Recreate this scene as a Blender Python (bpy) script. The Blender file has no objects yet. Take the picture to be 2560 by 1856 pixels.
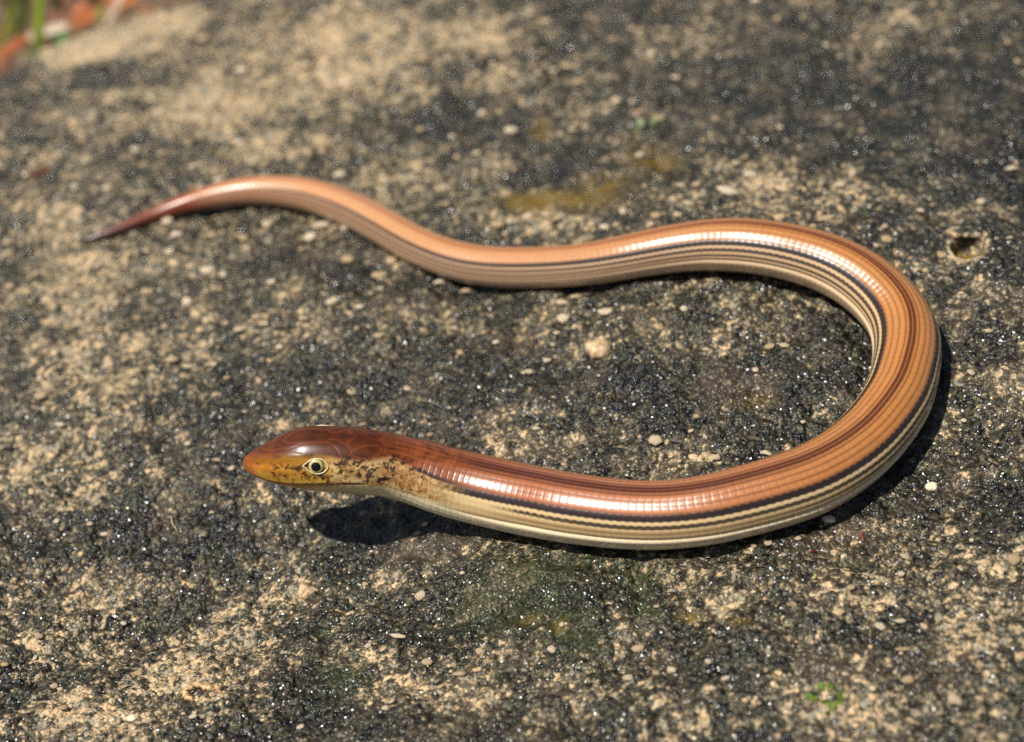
import bpy, bmesh, math, random
import numpy as np
from mathutils import Vector, Matrix

# ------------------------------------------------------------------ camera, sky, sun, exposure
SC = bpy.context.scene
COL = SC.collection
R = math.radians
PITCH = R(40.0)                 # camera looks down by this much
CAM = np.array([0.0, 0.0, 0.217])
HALF = R(18.0)                  # half of the horizontal field of view
FPX = 1280.0 / math.tan(HALF)   # focal length in photo pixels (photo 2560 x 1856)
FWD = np.array([0.0, math.cos(PITCH), -math.sin(PITCH)])
UPV = np.array([0.0, math.sin(PITCH), math.cos(PITCH)])
RGT = np.array([1.0, 0.0, 0.0])

cam_d = bpy.data.cameras.new('camera')
cam = bpy.data.objects.new('camera', cam_d)
COL.objects.link(cam)
cam.location = CAM
cam.rotation_euler = (math.pi / 2 - PITCH, 0, 0)
cam_d.sensor_width = 36.0
cam_d.lens = 18.0 / math.tan(HALF)
cam_d.clip_start = 0.004
cam_d.clip_end = 200.0
cam_d.dof.use_dof = True
cam_d.dof.focus_distance = 0.303
cam_d.dof.aperture_fstop = 10.5
SC.camera = cam

SUN = np.array([-0.47, -0.17, 0.86]); SUN /= np.linalg.norm(SUN)
world = bpy.data.worlds.new('World'); SC.world = world
world.use_nodes = True
wn = world.node_tree.nodes; wl = world.node_tree.links
sky = wn.new('ShaderNodeTexSky'); sky.sky_type = 'NISHITA'; sky.sun_disc = False
sky.sun_elevation = math.asin(SUN[2])
sky.sun_rotation = math.atan2(SUN[0], SUN[1])
wl.new(sky.outputs[0], wn['Background'].inputs[0])
wn['Background'].inputs[1].default_value = 0.05
sun_d = bpy.data.lights.new('sun', 'SUN'); sun_d.energy = 4.8; sun_d.angle = R(0.53)
sun_d.color = (1.0, 0.95, 0.87)
sun_o = bpy.data.objects.new('sun', sun_d); COL.objects.link(sun_o)
sun_o.rotation_euler = Vector(SUN).to_track_quat('Z', 'Y').to_euler()
SC.view_settings.view_transform = 'Standard'
SC.view_settings.look = 'None'
SC.view_settings.gamma = 1.0
SC.view_settings.exposure = 0.42
SC.render.engine = 'CYCLES'
SC.cycles.use_denoising = False
SC.cycles.max_bounces = 6
SC.cycles.sample_clamp_direct = 4.5
SC.cycles.sample_clamp_indirect = 3.0

rng = np.random.default_rng(7)
random.seed(7)

# ------------------------------------------------------------------ helpers
def hash2(ix, iy, seed):
    h = (ix.astype(np.int64) * 374761393 + iy.astype(np.int64) * 668265263 + seed * 974634777) & 0xffffffff
    h = ((h ^ (h >> 13)) * 1274126177) & 0xffffffff
    h = ((h ^ (h >> 16)) * 2246822519) & 0xffffffff
    return ((h ^ (h >> 15)) & 0xffffff) / float(0xffffff)

def vnoise(x, y, seed=0):
    ix = np.floor(x); iy = np.floor(y)
    fx = x - ix; fy = y - iy
    fx = fx * fx * fx * (fx * (fx * 6 - 15) + 10); fy = fy * fy * fy * (fy * (fy * 6 - 15) + 10)
    a = hash2(ix, iy, seed); b = hash2(ix + 1, iy, seed)
    c = hash2(ix, iy + 1, seed); d = hash2(ix + 1, iy + 1, seed)
    return (a + (b - a) * fx) * (1 - fy) + (c + (d - c) * fx) * fy - 0.5

def fbm(x, y, seed=0, octv=4, gain=0.5):
    s = 0; amp = 1.0
    for k in range(octv):
        ca, sa = math.cos(0.7 * k + 0.3), math.sin(0.7 * k + 0.3)
        s = s + amp * vnoise((x * ca - y * sa) * 2 ** k + 17.3 * k, (x * sa + y * ca) * 2 ** k - 9.1 * k, seed + k)
        amp *= gain
    return s

def sstep(e0, e1, x):
    t = np.clip((x - e0) / (e1 - e0), 0, 1)
    return t * t * (3 - 2 * t)

def ray(px, py):
    d = FWD + RGT * ((px - 1280.0) / FPX) + UPV * ((928.0 - py) / FPX)
    return d                                   # depth along the axis = 1 per unit

def on_plane(px, py, z=0.0):
    d = ray(px, py)
    return CAM + d * ((z - CAM[2]) / d[2])

# ------------------------------------------------------------------ the rock's large shape
E1 = on_plane(0, 165, -0.034)[:2]; E2 = on_plane(395, -10, -0.026)[:2]
EDIR = (E2 - E1) / np.linalg.norm(E2 - E1)
ENRM = np.array([-EDIR[1], EDIR[0]])           # points beyond the edge (away, left)
HEADG = on_plane(760, 1330)[:2]
BENDG = on_plane(2436, 930)[:2]
HUMP = on_plane(1830, 690)[:2]
HOLE = on_plane(2420, 612)[:2]

def big_height(x, y):
    h = 0.15 * (x - 0.02)
    h = h + 0.011 * np.exp(-(((x - HUMP[0]) / 0.045) ** 2 + ((y - HUMP[1]) / 0.045) ** 2))
    h = h - 0.010 * np.exp(-(((x - HEADG[0] + 0.012) / 0.050) ** 2 + ((y - HEADG[1]) / 0.030) ** 2))
    h = h + 0.0060 * np.exp(-(((x - BENDG[0] - 0.006) / 0.013) ** 2 + ((y - BENDG[1]) / 0.05) ** 2))
    d = (x - E1[0]) * ENRM[0] + (y - E1[1]) * ENRM[1]
    w = 0.012
    h = h - 1.1 * (np.sqrt(d * d + w * w) + d) / 2
    # the boulder rounds off outside the picture
    for q in ((-0.30 - x), (x - 0.38), (y - 0.66), (0.05 - y)):
        h = h - 0.7 * (np.sqrt(q * q + 0.03 ** 2) + q) / 2
    h = h + 0.0035 * fbm(x * 22, y * 22, 3, 2)
    return h

def hit(px, py, off=0.0):
    """point where the pixel's ray meets the rock raised by off"""
    d = ray(px, py); t = (off - CAM[2]) / d[2]
    for _ in range(30):
        p = CAM + d * t
        g = float(big_height(np.array(p[0]), np.array(p[1]))) + off
        t += 0.7 * (g - p[2]) / d[2]
    return CAM + d * t

# ------------------------------------------------------------------ material helper
def new_mat(name):
    m = bpy.data.materials.new(name); m.use_nodes = True
    nt = m.node_tree
    return m, nt, nt.nodes, nt.links, nt.nodes['Principled BSDF']

class NB:
    def __init__(s, nt): s.n = nt.nodes; s.l = nt.links
    def node(s, t, **kw):
        n = s.n.new(t)
        for k, v in kw.items(): setattr(n, k, v)
        return n
    def put(s, sock, v):
        if hasattr(v, 'links') or isinstance(v, bpy.types.NodeSocket): s.l.new(v, sock)
        else: sock.default_value = v
    def noise(s, vec, scale, detail=4, rough=0.55, dist=0.0):
        n = s.node('ShaderNodeTexNoise'); s.put(n.inputs['Vector'], vec)
        n.inputs['Scale'].default_value = scale; n.inputs['Detail'].default_value = detail
        n.inputs['Roughness'].default_value = rough; n.inputs['Distortion'].default_value = dist
        return n.outputs['Fac'], n.outputs['Color']
    def math(s, op, a, b=0.0, c=0.0):
        n = s.node('ShaderNodeMath', operation=op)
        s.put(n.inputs[0], a); s.put(n.inputs[1], b); s.put(n.inputs[2], c)
        return n.outputs[0]
    def remap(s, v, a, b, c=0.0, d=1.0):
        n = s.node('ShaderNodeMapRange', interpolation_type='SMOOTHSTEP')
        s.put(n.inputs[0], v)
        for i, q in zip((1, 2, 3, 4), (a, b, c, d)): s.put(n.inputs[i], q)
        return n.outputs[0]
    def mix(s, f, a, b):
        n = s.node('ShaderNodeMix', data_type='RGBA')
        s.put(n.inputs[0], f); s.put(n.inputs[6], a); s.put(n.inputs[7], b)
        return n.outputs[2]
    def attr(s, name):
        n = s.node('ShaderNodeAttribute', attribute_name=name)
        return n
    def coord(s): return s.node('ShaderNodeTexCoord').outputs['Object']

def rgba(c): return (c[0], c[1], c[2], 1.0)

# ------------------------------------------------------------------ materials
def rock_material():
    m, nt, N, L, B = new_mat('weathered_rock')
    b = NB(nt); co = b.coord()
    zone = b.attr('zone').outputs['Fac']
    moss = b.attr('moss').outputs['Fac']
    rust = b.attr('rust').outputs['Fac']
    n1, _ = b.noise(co, 190, 9, 0.72, 0.5)
    n2, _ = b.noise(co, 1500, 4, 0.6)
    n3, c3 = b.noise(co, 3600, 2, 0.5)
    n4, _ = b.noise(co, 90, 4, 0.5)
    def cells(scale):
        vo = b.node('ShaderNodeTexVoronoi', feature='F1'); L.new(co, vo.inputs['Vector'])
        vo.inputs['Scale'].default_value = scale
        sp = b.node('ShaderNodeSeparateColor'); L.new(vo.outputs['Color'], sp.inputs[0])
        return vo.outputs['Distance'], sp.outputs[0], sp.outputs[1], sp.outputs[2], vo.outputs['Color']
    d1, r1, g1, q1, _ = cells(650)
    d2, r2, g2, q2, k2 = cells(1250)
    nm, _ = b.noise(co, 620, 5, 0.62, 0.3)
    v = b.math('MULTIPLY_ADD', n1, 0.50, b.math('MULTIPLY', n2, 0.30))
    v = b.math('MULTIPLY_ADD', nm, 0.62, v)
    v = b.math('SUBTRACT', v, 0.21)
    v = b.math('MULTIPLY_ADD', b.math('SUBTRACT', r2, 0.5), 0.14, v)
    v = b.math('MULTIPLY_ADD', b.math('SUBTRACT', r1, 0.5), 0.13, v)
    v = b.math('MULTIPLY_ADD', b.math('SUBTRACT', n4, 0.5), 0.34, v)
    thr = b.math('MULTIPLY_ADD', zone, -0.25, 0.68)
    e = b.math('SUBTRACT', v, thr)
    mid = b.remap(e, -0.17, 0.01)
    mask = b.remap(e, -0.01, 0.06)
    dark = b.mix(b.remap(g2, 0.15, 0.95), rgba((0.0024, 0.0021, 0.0013)), rgba((0.027, 0.0245, 0.0155)))
    dark = b.mix(b.remap(n4, 0.48, 0.70), dark, rgba((0.050, 0.034, 0.021)))
    midc = b.mix(g1, rgba((0.048, 0.038, 0.017)), rgba((0.150, 0.126, 0.074)))
    tan = b.mix(g2, rgba((0.30, 0.21, 0.105)), rgba((0.60, 0.46, 0.275)))
    tan = b.mix(b.remap(g1, 0.72, 0.8), tan, rgba((0.62, 0.43, 0.235)))
    tan = b.mix(b.remap(g1, 0.30, 0.2), tan, rgba((0.30, 0.26, 0.18)))
    tan = b.mix(b.remap(n3, 0.60, 0.30), tan, b.mix(0.5, tan, rgba((0.10, 0.07, 0.04))))
    col = b.mix(b.math('MULTIPLY', mid, 0.75), dark, midc)
    col = b.mix(mask, col, tan)
    mossn = b.math('MULTIPLY', moss, b.remap(n2, 0.38, 0.6))
    col = b.mix(mossn, col, b.mix(n3, rgba((0.012, 0.022, 0.005)), rgba((0.045, 0.055, 0.011))))
    rustn = b.math('MULTIPLY', rust, b.remap(n1, 0.33, 0.50, 0.03, 1.0))
    col = b.mix(b.math('MINIMUM', rustn, 1.0), col, b.mix(n2, rgba((0.075, 0.047, 0.004)), rgba((0.21, 0.13, 0.014))))
    L.new(col, B.inputs['Base Color'])
    rd = b.remap(q2, 0.25, 0.85, 0.50, 0.18)
    rr = b.math('ADD', rd, b.math('MULTIPLY', mask, 0.2))
    L.new(rr, B.inputs['Roughness'])
    B.inputs['Specular IOR Level'].default_value = 0.42
    L.new(b.mix(0.35, rgba((1, 1, 1)), k2), B.inputs['Specular Tint'])
    # flat crystal faces that catch the sun
    _, r3, g3, q3, k3 = cells(2900)
    vm = b.node('ShaderNodeVectorMath', operation='SUBTRACT'); L.new(k3, vm.inputs[0]); vm.inputs[1].default_value = (0.5, 0.5, 0.5)
    vs = b.node('ShaderNodeVectorMath', operation='SCALE'); L.new(vm.outputs[0], vs.inputs[0]); vs.inputs['Scale'].default_value = 1.9
    va = b.node('ShaderNodeVectorMath', operation='ADD'); L.new(vs.outputs[0], va.inputs[0])
    L.new(b.node('ShaderNodeNewGeometry').outputs['Normal'], va.inputs[1])
    vn = b.node('ShaderNodeVectorMath', operation='NORMALIZE'); L.new(va.outputs[0], vn.inputs[0])
    L.new(vn.outputs[0], B.inputs['Coat Normal'])
    L.new(b.remap(mask, 0.0, 1.0, 0.46, 0.10), B.inputs['Coat Weight'])
    L.new(b.remap(n4, 0.35, 0.65, 0.19, 0.29), B.inputs['Coat Roughness'])
    h = b.math('MULTIPLY', b.math('MULTIPLY', d1, d1), -0.00045)
    h = b.math('MULTIPLY_ADD', b.math('MULTIPLY', d2, d2), -0.00045, h)
    h = b.math('MULTIPLY_ADD', n2, 0.00014, h)
    h = b.math('MULTIPLY_ADD', mask, 0.00006, h)
    bp = b.node('ShaderNodeBump'); bp.inputs['Strength'].default_value = 1.0
    bp.inputs['Distance'].default_value = 1.0
    L.new(h, bp.inputs['Height']); L.new(bp.outputs[0], B.inputs['Normal'])
    return m

def grain_material():
    m, nt, N, L, B = new_mat('pale_grain')
    b = NB(nt); co = b.coord()
    a = b.attr('tint')
    oi = b.node('ShaderNodeObjectInfo')
    n, _ = b.noise(co, 1700, 4, 0.6)
    base = b.mix(b.remap(oi.outputs['Random'], 0.1, 0.9), rgba((0.52, 0.37, 0.20)), rgba((0.74, 0.60, 0.42)))
    col = b.mix(b.remap(n, 0.55, 0.8), base, rgba((0.30, 0.19, 0.09)))
    L.new(col, B.inputs['Base Color']); B.inputs['Roughness'].default_value = 0.6
    bp = b.node('ShaderNodeBump'); bp.inputs['Distance'].default_value = 0.00025
    L.new(n, bp.inputs['Height']); L.new(bp.outputs[0], B.inputs['Normal'])
    return m

def attr_material(name, attr, rough=0.6, spec=0.5, bump_scale=None, bump_dist=0.0002, sss=0.0):
    m, nt, N, L, B = new_mat(name)
    b = NB(nt); a = b.attr(attr)
    L.new(a.outputs['Color'], B.inputs['Base Color'])
    B.inputs['Roughness'].default_value = rough
    B.inputs['Specular IOR Level'].default_value = spec
    if bump_scale:
        n, _ = b.noise(b.coord(), bump_scale, 3)
        bp = b.node('ShaderNodeBump'); bp.inputs['Distance'].default_value = bump_dist
        bp.inputs['Strength'].default_value = 0.6
        L.new(n, bp.inputs['Height']); L.new(bp.outputs[0], B.inputs['Normal'])
    return m

def plain(name, c1, c2, scale=300, rough=0.6, spec=0.5, trans=0.0):
    m, nt, N, L, B = new_mat(name)
    b = NB(nt); n, _ = b.noise(b.coord(), scale, 4)
    L.new(b.mix(b.remap(n, 0.3, 0.7), rgba(c1), rgba(c2)), B.inputs['Base Color'])
    B.inputs['Roughness'].default_value = rough
    B.inputs['Specular IOR Level'].default_value = spec
    if trans:
        t = N.new('ShaderNodeBsdfTranslucent'); t.inputs[0].default_value = rgba(c2)
        mx = N.new('ShaderNodeMixShader'); mx.inputs[0].default_value = trans
        L.new(B.outputs[0], mx.inputs[1]); L.new(t.outputs[0], mx.inputs[2])
        L.new(mx.outputs[0], N['Material Output'].inputs[0])
    return m

M_ROCK = rock_material()
M_GRAIN = grain_material()

def link_mesh(name, me, mat=None, parent=None):
    o = bpy.data.objects.new(name, me); COL.objects.link(o)
    if mat is not None and not me.materials: me.materials.append(mat)
    if parent is not None: o.parent = parent
    return o

def tag(o, label=None, cat=None, group=None, kind=None):
    if label: o['label'] = label
    if cat: o['category'] = cat
    if group: o['group'] = group
    if kind: o['kind'] = kind
    return o

def empty(name, loc=(0, 0, 0)):
    o = bpy.data.objects.new(name, None); COL.objects.link(o); o.location = loc
    o.empty_display_size = 0.005
    return o

def mesh_np(name, verts, quads, smooth=True):
    me = bpy.data.meshes.new(name)
    nv, nf = len(verts), len(quads); k = quads.shape[1]
    me.vertices.add(nv); me.vertices.foreach_set('co', np.ascontiguousarray(verts, dtype=np.float32).ravel())
    me.loops.add(nf * k); me.loops.foreach_set('vertex_index', np.ascontiguousarray(quads, dtype=np.int32).ravel())
    me.polygons.add(nf)
    me.polygons.foreach_set('loop_start', np.arange(0, nf * k, k, dtype=np.int32))
    me.polygons.foreach_set('loop_total', np.full(nf, k, dtype=np.int32))
    me.polygons.foreach_set('use_smooth', np.full(nf, smooth, dtype=bool))
    me.update(calc_edges=True); me.validate()
    return me

def set_attr(me, name, arr, kind='FLOAT'):
    a = me.attributes.new(name, kind, 'POINT')
    if kind == 'FLOAT': a.data.foreach_set('value', np.ascontiguousarray(arr, dtype=np.float32).ravel())
    else:
        c = np.ones((len(arr), 4), dtype=np.float32); c[:, :3] = arr
        a.data.foreach_set('color', c.ravel())

# ------------------------------------------------------------------ rock mesh
def axis_lines(lo, hi, a, b, step0, step1, grow=1.18):
    """lines from lo to hi; between a and b the pitch goes from step0 to step1, outside it widens"""
    mid = [a]
    while mid[-1] < b:
        f = (mid[-1] - a) / (b - a)
        mid.append(mid[-1] + step0 + (step1 - step0) * f)
    left = []; p = a; s = step0
    while p > lo:
        s = min(s * grow, 0.012); p -= s; left.append(p)
    right = []; p = mid[-1]; s = step1
    while p < hi:
        s = min(s * grow, 0.012); p += s; right.append(p)
    return np.array(left[::-1] + mid + right)

XS = axis_lines(-0.52, 0.62, -0.165, 0.165, 0.00042, 0.00042)
YS = axis_lines(-0.20, 0.95, 0.160, 0.47, 0.00034, 0.00070)

# zone map: how much tan shows, in photo pixels (x, y, sx, sy, amount)
TANZ = [(170, 780, 220, 190, 0.55), (60, 560, 200, 120, 0.45), (380, 250, 330, 150, 0.55), (820, 130, 260, 140, 0.55),
        (1180, 130, 180, 90, 0.5), (640, 560, 200, 80, 0.30), (560, 760, 260, 120, 0.28), (1000, 470, 300, 60, 0.2),
        (1480, 260, 200, 120, 0.15), (1850, 480, 230, 60, 0.30), (1380, 560, 140, 40, 0.35), (2200, 90, 160, 70, 0.15),
        (100, 1180, 160, 60, 0.40), (250, 1250, 120, 40, 0.35), (300, 1450, 220, 60, 0.25), (120, 1600, 180, 90, 0.30),
        (450, 1690, 200, 80, 0.45), (620, 1560, 140, 60, 0.35), (250, 1800, 220, 60, 0.50), (950, 1640, 110, 40, 0.5),
        (1080, 1750, 160, 60, 0.50), (760, 1470, 90, 30, 0.40), (980, 1450, 70, 22, 0.55), (1700, 1450, 90, 40, 0.55),
        (1850, 1520, 110, 30, 0.4), (2310, 1330, 110, 50, 0.55), (2200, 1460, 120, 60, 0.40), (2450, 1560, 130, 80, 0.45),
        (2500, 1740, 120, 80, 0.60), (2150, 1760, 200, 60, 0.35), (1750, 1760, 260, 60, 0.35), (2480, 1420, 70, 30, 0.5),
        (2450, 700, 90, 40, 0.35), (2150, 480, 150, 50, 0.3), (2450, 500, 100, 40, 0.30), (1660, 1110, 60, 30, 0.35),
        (1450, 800, 100, 40, 0.25), (1750, 860, 90, 20, 0.30), (1780, 1130, 80, 25, 0.45), (700, 830, 160, 60, 0.12),
        (230, 118, 190, 34, 0.95), (430, 50, 120, 40, 0.85)]  # light on the rim's rounded shoulder, painted in as a paler tan band
DARKZ = [(2450, 330, 300, 160, 0.40), (2150, 260, 260, 120, 0.25), (1850, 200, 220, 90, 0.25), (1560, 980, 260, 90, 0.18), (1200, 940, 240, 80, 0.25),
         (500, 1330, 260, 60, 0.3), (900, 1380, 200, 50, 0.3), (1350, 1480, 220, 70, 0.35), (2440, 1230, 160, 90, 0.35),
         (2050, 900, 220, 150, 0.20), (850, 930, 200, 60, 0.15), (2460, 860, 120, 120, 0.2), (330, 195, 200, 30, 0.6), (480, 120, 60, 50, 0.4), (90, 250, 120, 30, 0.3), (780, 300, 200, 30, .2), (160, 330, 120, 30, .35)]
MOSSZ = [(1370, 1420, 150, 50, 0.55), (1290, 1500, 130, 60, 0.55), (1600, 1440, 45, 50, 0.8), (1440, 1590, 90, 60, 0.7),
         (1180, 1530, 60, 60, 0.4), (870, 1690, 60, 26, 0.9), (820, 1580, 40, 12, 0.5), (1620, 1520, 40, 30, 0.7), (2110, 1180, 0.1, 0.1, 0)]
RUSTZ = [(1300, 505, 60, 20, 1.0), (1400, 495, 110, 24, 1.0), (1510, 460, 60, 22, 0.9), (1640, 400, 60, 34, 0.9), (1350, 320, 24, 24, 0.9),
         (1725, 1535, 30, 12, 0.8), (1850, 1560, 30, 10, 0.6), (1320, 1540, 30, 14, 0.6), (1400, 1560, 16, 14, 0.8), (1900, 1000, 50, 20, 0.4)]

def zone_sum(lst, px, py):
    s = np.zeros_like(px)
    for (x, y, sx, sy, a) in lst:
        s += a * np.exp(-(((px - x) / sx) ** 2 + ((py - y) / sy) ** 2))
    return s

def project(x, y, z):
    d0 = np.stack([x - CAM[0], y - CAM[1], z - CAM[2]], -1)
    dep = d0 @ FWD
    dep = np.where(dep < 0.02, 0.02, dep)
    return 1280 + FPX * (d0 @ RGT) / dep, 928 - FPX * (d0 @ UPV) / dep

# little dents and cracks: (x, y, sx, sy in photo pixels, depth in m)
DENTS = [(2120, 75, 60, 26, 0.0030), (1660, 400, 34, 20, 0.0030), (1690, 325, 26, 14, 0.0022), (1280, 1520, 34, 26, 0.0024), (255, 1395, 30, 10, 0.0016),
         (35, 1340, 34, 16, 0.0022), (1600, 1470, 18, 60, 0.0014), (1345, 1460, 60, 10, 0.0012), (1790, 1690, 12, 6, 0.0010), (2440, 280, 40, 10, 0.0015),
         (740, 1700, 8, 60, 0.0012), (1010, 1620, 7, 40, 0.0010), (830, 1640, 36, 12, 0.0012)]
BUMPS = [(1400, 1460, 150, 60, 0.0020), (2120, 45, 90, 22, 0.0022), (2470, 250, 90, 26, 0.0018), (1130, 160, 90, 30, 0.0015), (1960, 560, 160, 40, 0.0006)]

def fine_height(x, y, px, py):
    h = 0.0024 * fbm(x * 75, y * 75, 11, 3, 0.55)
    h = h + 0.0010 * fbm(x * 330, y * 330, 23, 2, 0.55)
    h = h + 0.00034 * fbm(x * 1000, y * 1000, 31, 2, 0.6)
    for (cx, cy, sx, sy, dp) in DENTS:
        h = h - dp * np.exp(-(((px - cx) / sx) ** 2 + ((py - cy) / sy) ** 2))
    for (cx, cy, sx, sy, dp) in BUMPS:
        h = h + dp * np.exp(-(((px - cx) / sx) ** 2 + ((py - cy) / sy) ** 2))
    # pit on the right
    u = (px - 2420) / 42; v = (py - 617) / 31
    rr = np.sqrt(u * u + v * v) + 0.25 * vnoise(px / 16, py / 16, 5)
    h = h - 0.0040 * sstep(1.06, 0.86, rr)
    h = h + 0.0010 * np.exp(-((rr - 1.3) / 0.35) ** 2)
    return h

def build_rock():
    X, Y = np.meshgrid(XS, YS)
    x = X.ravel(); y = Y.ravel()
    jx = np.gradient(XS)[None, :].repeat(len(YS), 0).ravel(); jy = np.gradient(YS)[:, None].repeat(len(XS), 1).ravel()
    x = x + jx * (rng.random(len(x)) - 0.5) * 0.6
    y = y + jy * (rng.random(len(x)) - 0.5) * 0.6
    z = big_height(x, y)
    px, py = project(x, y, z)
    z = z + fine_height(x, y, px, py)
    nx, ny = len(XS), len(YS)
    i = np.arange(nx * ny).reshape(ny, nx)
    q = np.stack([i[:-1, :-1], i[:-1, 1:], i[1:, 1:], i[1:, :-1]], -1).reshape(-1, 4)
    me = mesh_np('rock', np.stack([x, y, z], -1), q, True)
    zone = 0.30 + zone_sum(TANZ, px, py) - zone_sum(DARKZ, px, py) + 0.45 * fbm(x * 45, y * 45, 41, 4)
    pit = np.sqrt(((px - 2420) / 46) ** 2 + ((py - 622) / 30) ** 2)
    zone = zone + 0.8 * sstep(1.5, 0.9, pit)
    set_attr(me, 'zone', np.clip(zone, 0, 1.2))
    set_attr(me, 'moss', np.clip(zone_sum(MOSSZ, px, py) * 1.25, 0, 1))
    set_attr(me, 'rust', np.clip(zone_sum(RUSTZ, px, py), 0, 1) + 4.0 * sstep(0.98, 0.7, pit))
    return link_mesh('rock', me, M_ROCK)

rock = build_rock()
tag(rock, 'dark speckled rock with tan patches under the lizard', 'rock', kind='structure')

def rock_at(px, py):
    p = hit(px, py, 0.0)
    q = np.array(p)
    z = float(big_height(np.array([q[0]]), np.array([q[1]]))[0])
    fx, fy = project(np.array([q[0]]), np.array([q[1]]), np.array([z]))
    q[2] = z + float(fine_height(np.array([q[0]]), np.array([q[1]]), fx, fy)[0])
    return q

# ground beyond the rock
def build_ground():
    gx = axis_lines(-30, 30, -1.2, 0.6, 0.012, 0.012, 1.35)
    gx = np.unique(np.concatenate([np.linspace(-40, -1.3, 12), np.arange(-1.2, 0.6, 0.012), np.linspace(0.7, 40, 12)]))
    gy = np.unique(np.concatenate([np.linspace(-40, -0.5, 8), np.arange(-0.4, 1.6, 0.012), np.linspace(1.7, 60, 16)]))
    X, Y = np.meshgrid(gx, gy); x = X.ravel(); y = Y.ravel()
    near = np.exp(-((x / 2) ** 2 + ((y - 0.5) / 2) ** 2))
    z = -0.105 + near * (0.010 * fbm(x * 14, y * 14, 71, 4))
    nx, ny = len(gx), len(gy); i = np.arange(nx * ny).reshape(ny, nx)
    q = np.stack([i[:-1, :-1], i[:-1, 1:], i[1:, 1:], i[1:, :-1]], -1).reshape(-1, 4)
    me = mesh_np('ground', np.stack([x, y, z], -1), q)
    m, nt, N, L, B = new_mat('leaf_mould')
    b = NB(nt); co = b.coord()
    n1, _ = b.noise(co, 45, 5, 0.6); n2, _ = b.noise(co, 160, 4, 0.6)
    c = b.mix(b.remap(n1, 0.35, 0.65), rgba((0.055, 0.028, 0.014)), rgba((0.20, 0.115, 0.06)))
    c = b.mix(b.remap(n2, 0.52, 0.7), c, rgba((0.30, 0.20, 0.12)))
    c = b.mix(b.remap(n2, 0.43, 0.30), c, rgba((0.035, 0.06, 0.012)))
    n3, _ = b.noise(co, 70, 3, 0.5)
    c = b.mix(b.remap(n3, 0.54, 0.62), c, rgba((0.34, 0.11, 0.035)))
    L.new(c, B.inputs['Base Color']); B.inputs['Roughness'].default_value = 0.85
    bp = b.node('ShaderNodeBump'); bp.inputs['Distance'].default_value = 0.01
    L.new(n2, bp.inputs['Height']); L.new(bp.outputs[0], B.inputs['Normal'])
    o = link_mesh('ground', me, m)
    tag(o, 'brown leaf mould covering the ground behind the rock', 'ground', kind='structure')
build_ground()

# ------------------------------------------------------------------ the lizard
# centre line: x, y, half width (photo pixels), lift above the rock (m); head first
PATH = [(617, 1159, 6, 0.01980), (622, 1159, 17, 0.01980), (631, 1158.5, 27, 0.01980), (645, 1158, 36, 0.01980), (666, 1157, 46, 0.01967), (692, 1155, 56, 0.01954), (719, 1152, 66, 0.01927),
        (745, 1148, 74.5, 0.01888), (772, 1146, 80, 0.01848), (800, 1146.5, 82, 0.01795), (825, 1148, 82.5, 0.01742), (877, 1151, 83, 0.01610), (930, 1157, 82, 0.01426),
        (970, 1163, 80.5, 0.01241), (1010, 1172, 81.5, 0.01030), (1050, 1183, 83.5, 0.00818), (1100, 1199, 86, 0.00581), (1160, 1215, 88, 0.00330), (1230, 1232, 89, 0.00132), (1316, 1251, 89.5, 0),
        (1400, 1267, 89, 0), (1470, 1277, 88.5, 0), (1550, 1286, 87.5, 0), (1630, 1289, 87, 0), (1700, 1285, 87, 0), (1770, 1275, 88, 0), (1840, 1259, 89, 0), (1925, 1236, 90, 0), (2006, 1209, 90, 0),
        (2065, 1180, 89, 0), (2115, 1148, 88, 0), (2160, 1110, 87, 0), (2197, 1068, 86, 0), (2225, 1028, 85.5, 0), (2245, 990, 85, 0), (2260, 940, 84, 0), (2268, 895, 83.5, 0), (2266, 850, 83, 0), (2252, 808, 82, 0),
        (2225, 768, 81, 0), (2185, 728, 79.5, 0), (2135, 692, 77.5, 0), (2080, 664, 75, 0), (2020, 643, 72.5, 0), (1950, 626, 70.5, 0), (1880, 616, 69, 0), (1826, 613, 67.5, 0), (1760, 614, 64, 0), (1694, 621, 61, 0),
        (1628, 632, 58.5, 0), (1561, 645, 56.5, 0), (1495, 657, 54.5, 0), (1429, 665, 53, 0), (1363, 669, 52.5, 0), (1297, 670, 52, 0), (1230, 667, 51, 0), (1165, 658, 50, 0), (1100, 639, 48.5, 0), (1032, 609, 47.5, 0),
        (970, 574, 47, 0), (904, 538, 46, 0), (845, 512, 44.5, 0), (785, 492, 42.5, 0), (725, 481, 40.5, 0), (666, 477.5, 38, 0), (626, 478.5, 36, 0), (586, 483, 33.5, 0), (540, 491, 30.5, 0), (487, 504, 26.5, 0),
        (440, 519, 23, 0), (388, 538, 18.5, 0), (340, 557, 15.5, 0), (289, 577, 12.5, 0), (245, 592, 9.8, 0), (215, 602, 7.2, 0), (202, 606, 5.0, 0), (196, 608, 1.5, 0)]

def catmull(pts, n):
    """centripetal-ish resample of an (k, d) array along its chord length, returns dense points"""
    k = len(pts)
    P = np.vstack([2 * pts[0] - pts[1], pts, 2 * pts[-1] - pts[-2]])
    out = []
    for i in range(k - 1):
        p0, p1, p2, p3 = P[i], P[i + 1], P[i + 2], P[i + 3]
        t = np.linspace(0, 1, n, endpoint=False)[:, None]
        out.append(0.5 * ((2 * p1) + (-p0 + p2) * t + (2 * p0 - 5 * p1 + 4 * p2 - p3) * t ** 2 + (-p0 + 3 * p1 - 3 * p2 + p3) * t ** 3))
    out.append(pts[-1][None])
    return np.vstack(out)

def smooth1(a, it):
    a = a.copy()
    for _ in range(it):
        a[1:-1] = (a[:-2] + 2 * a[1:-1] + a[2:]) / 4
    return a

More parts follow.
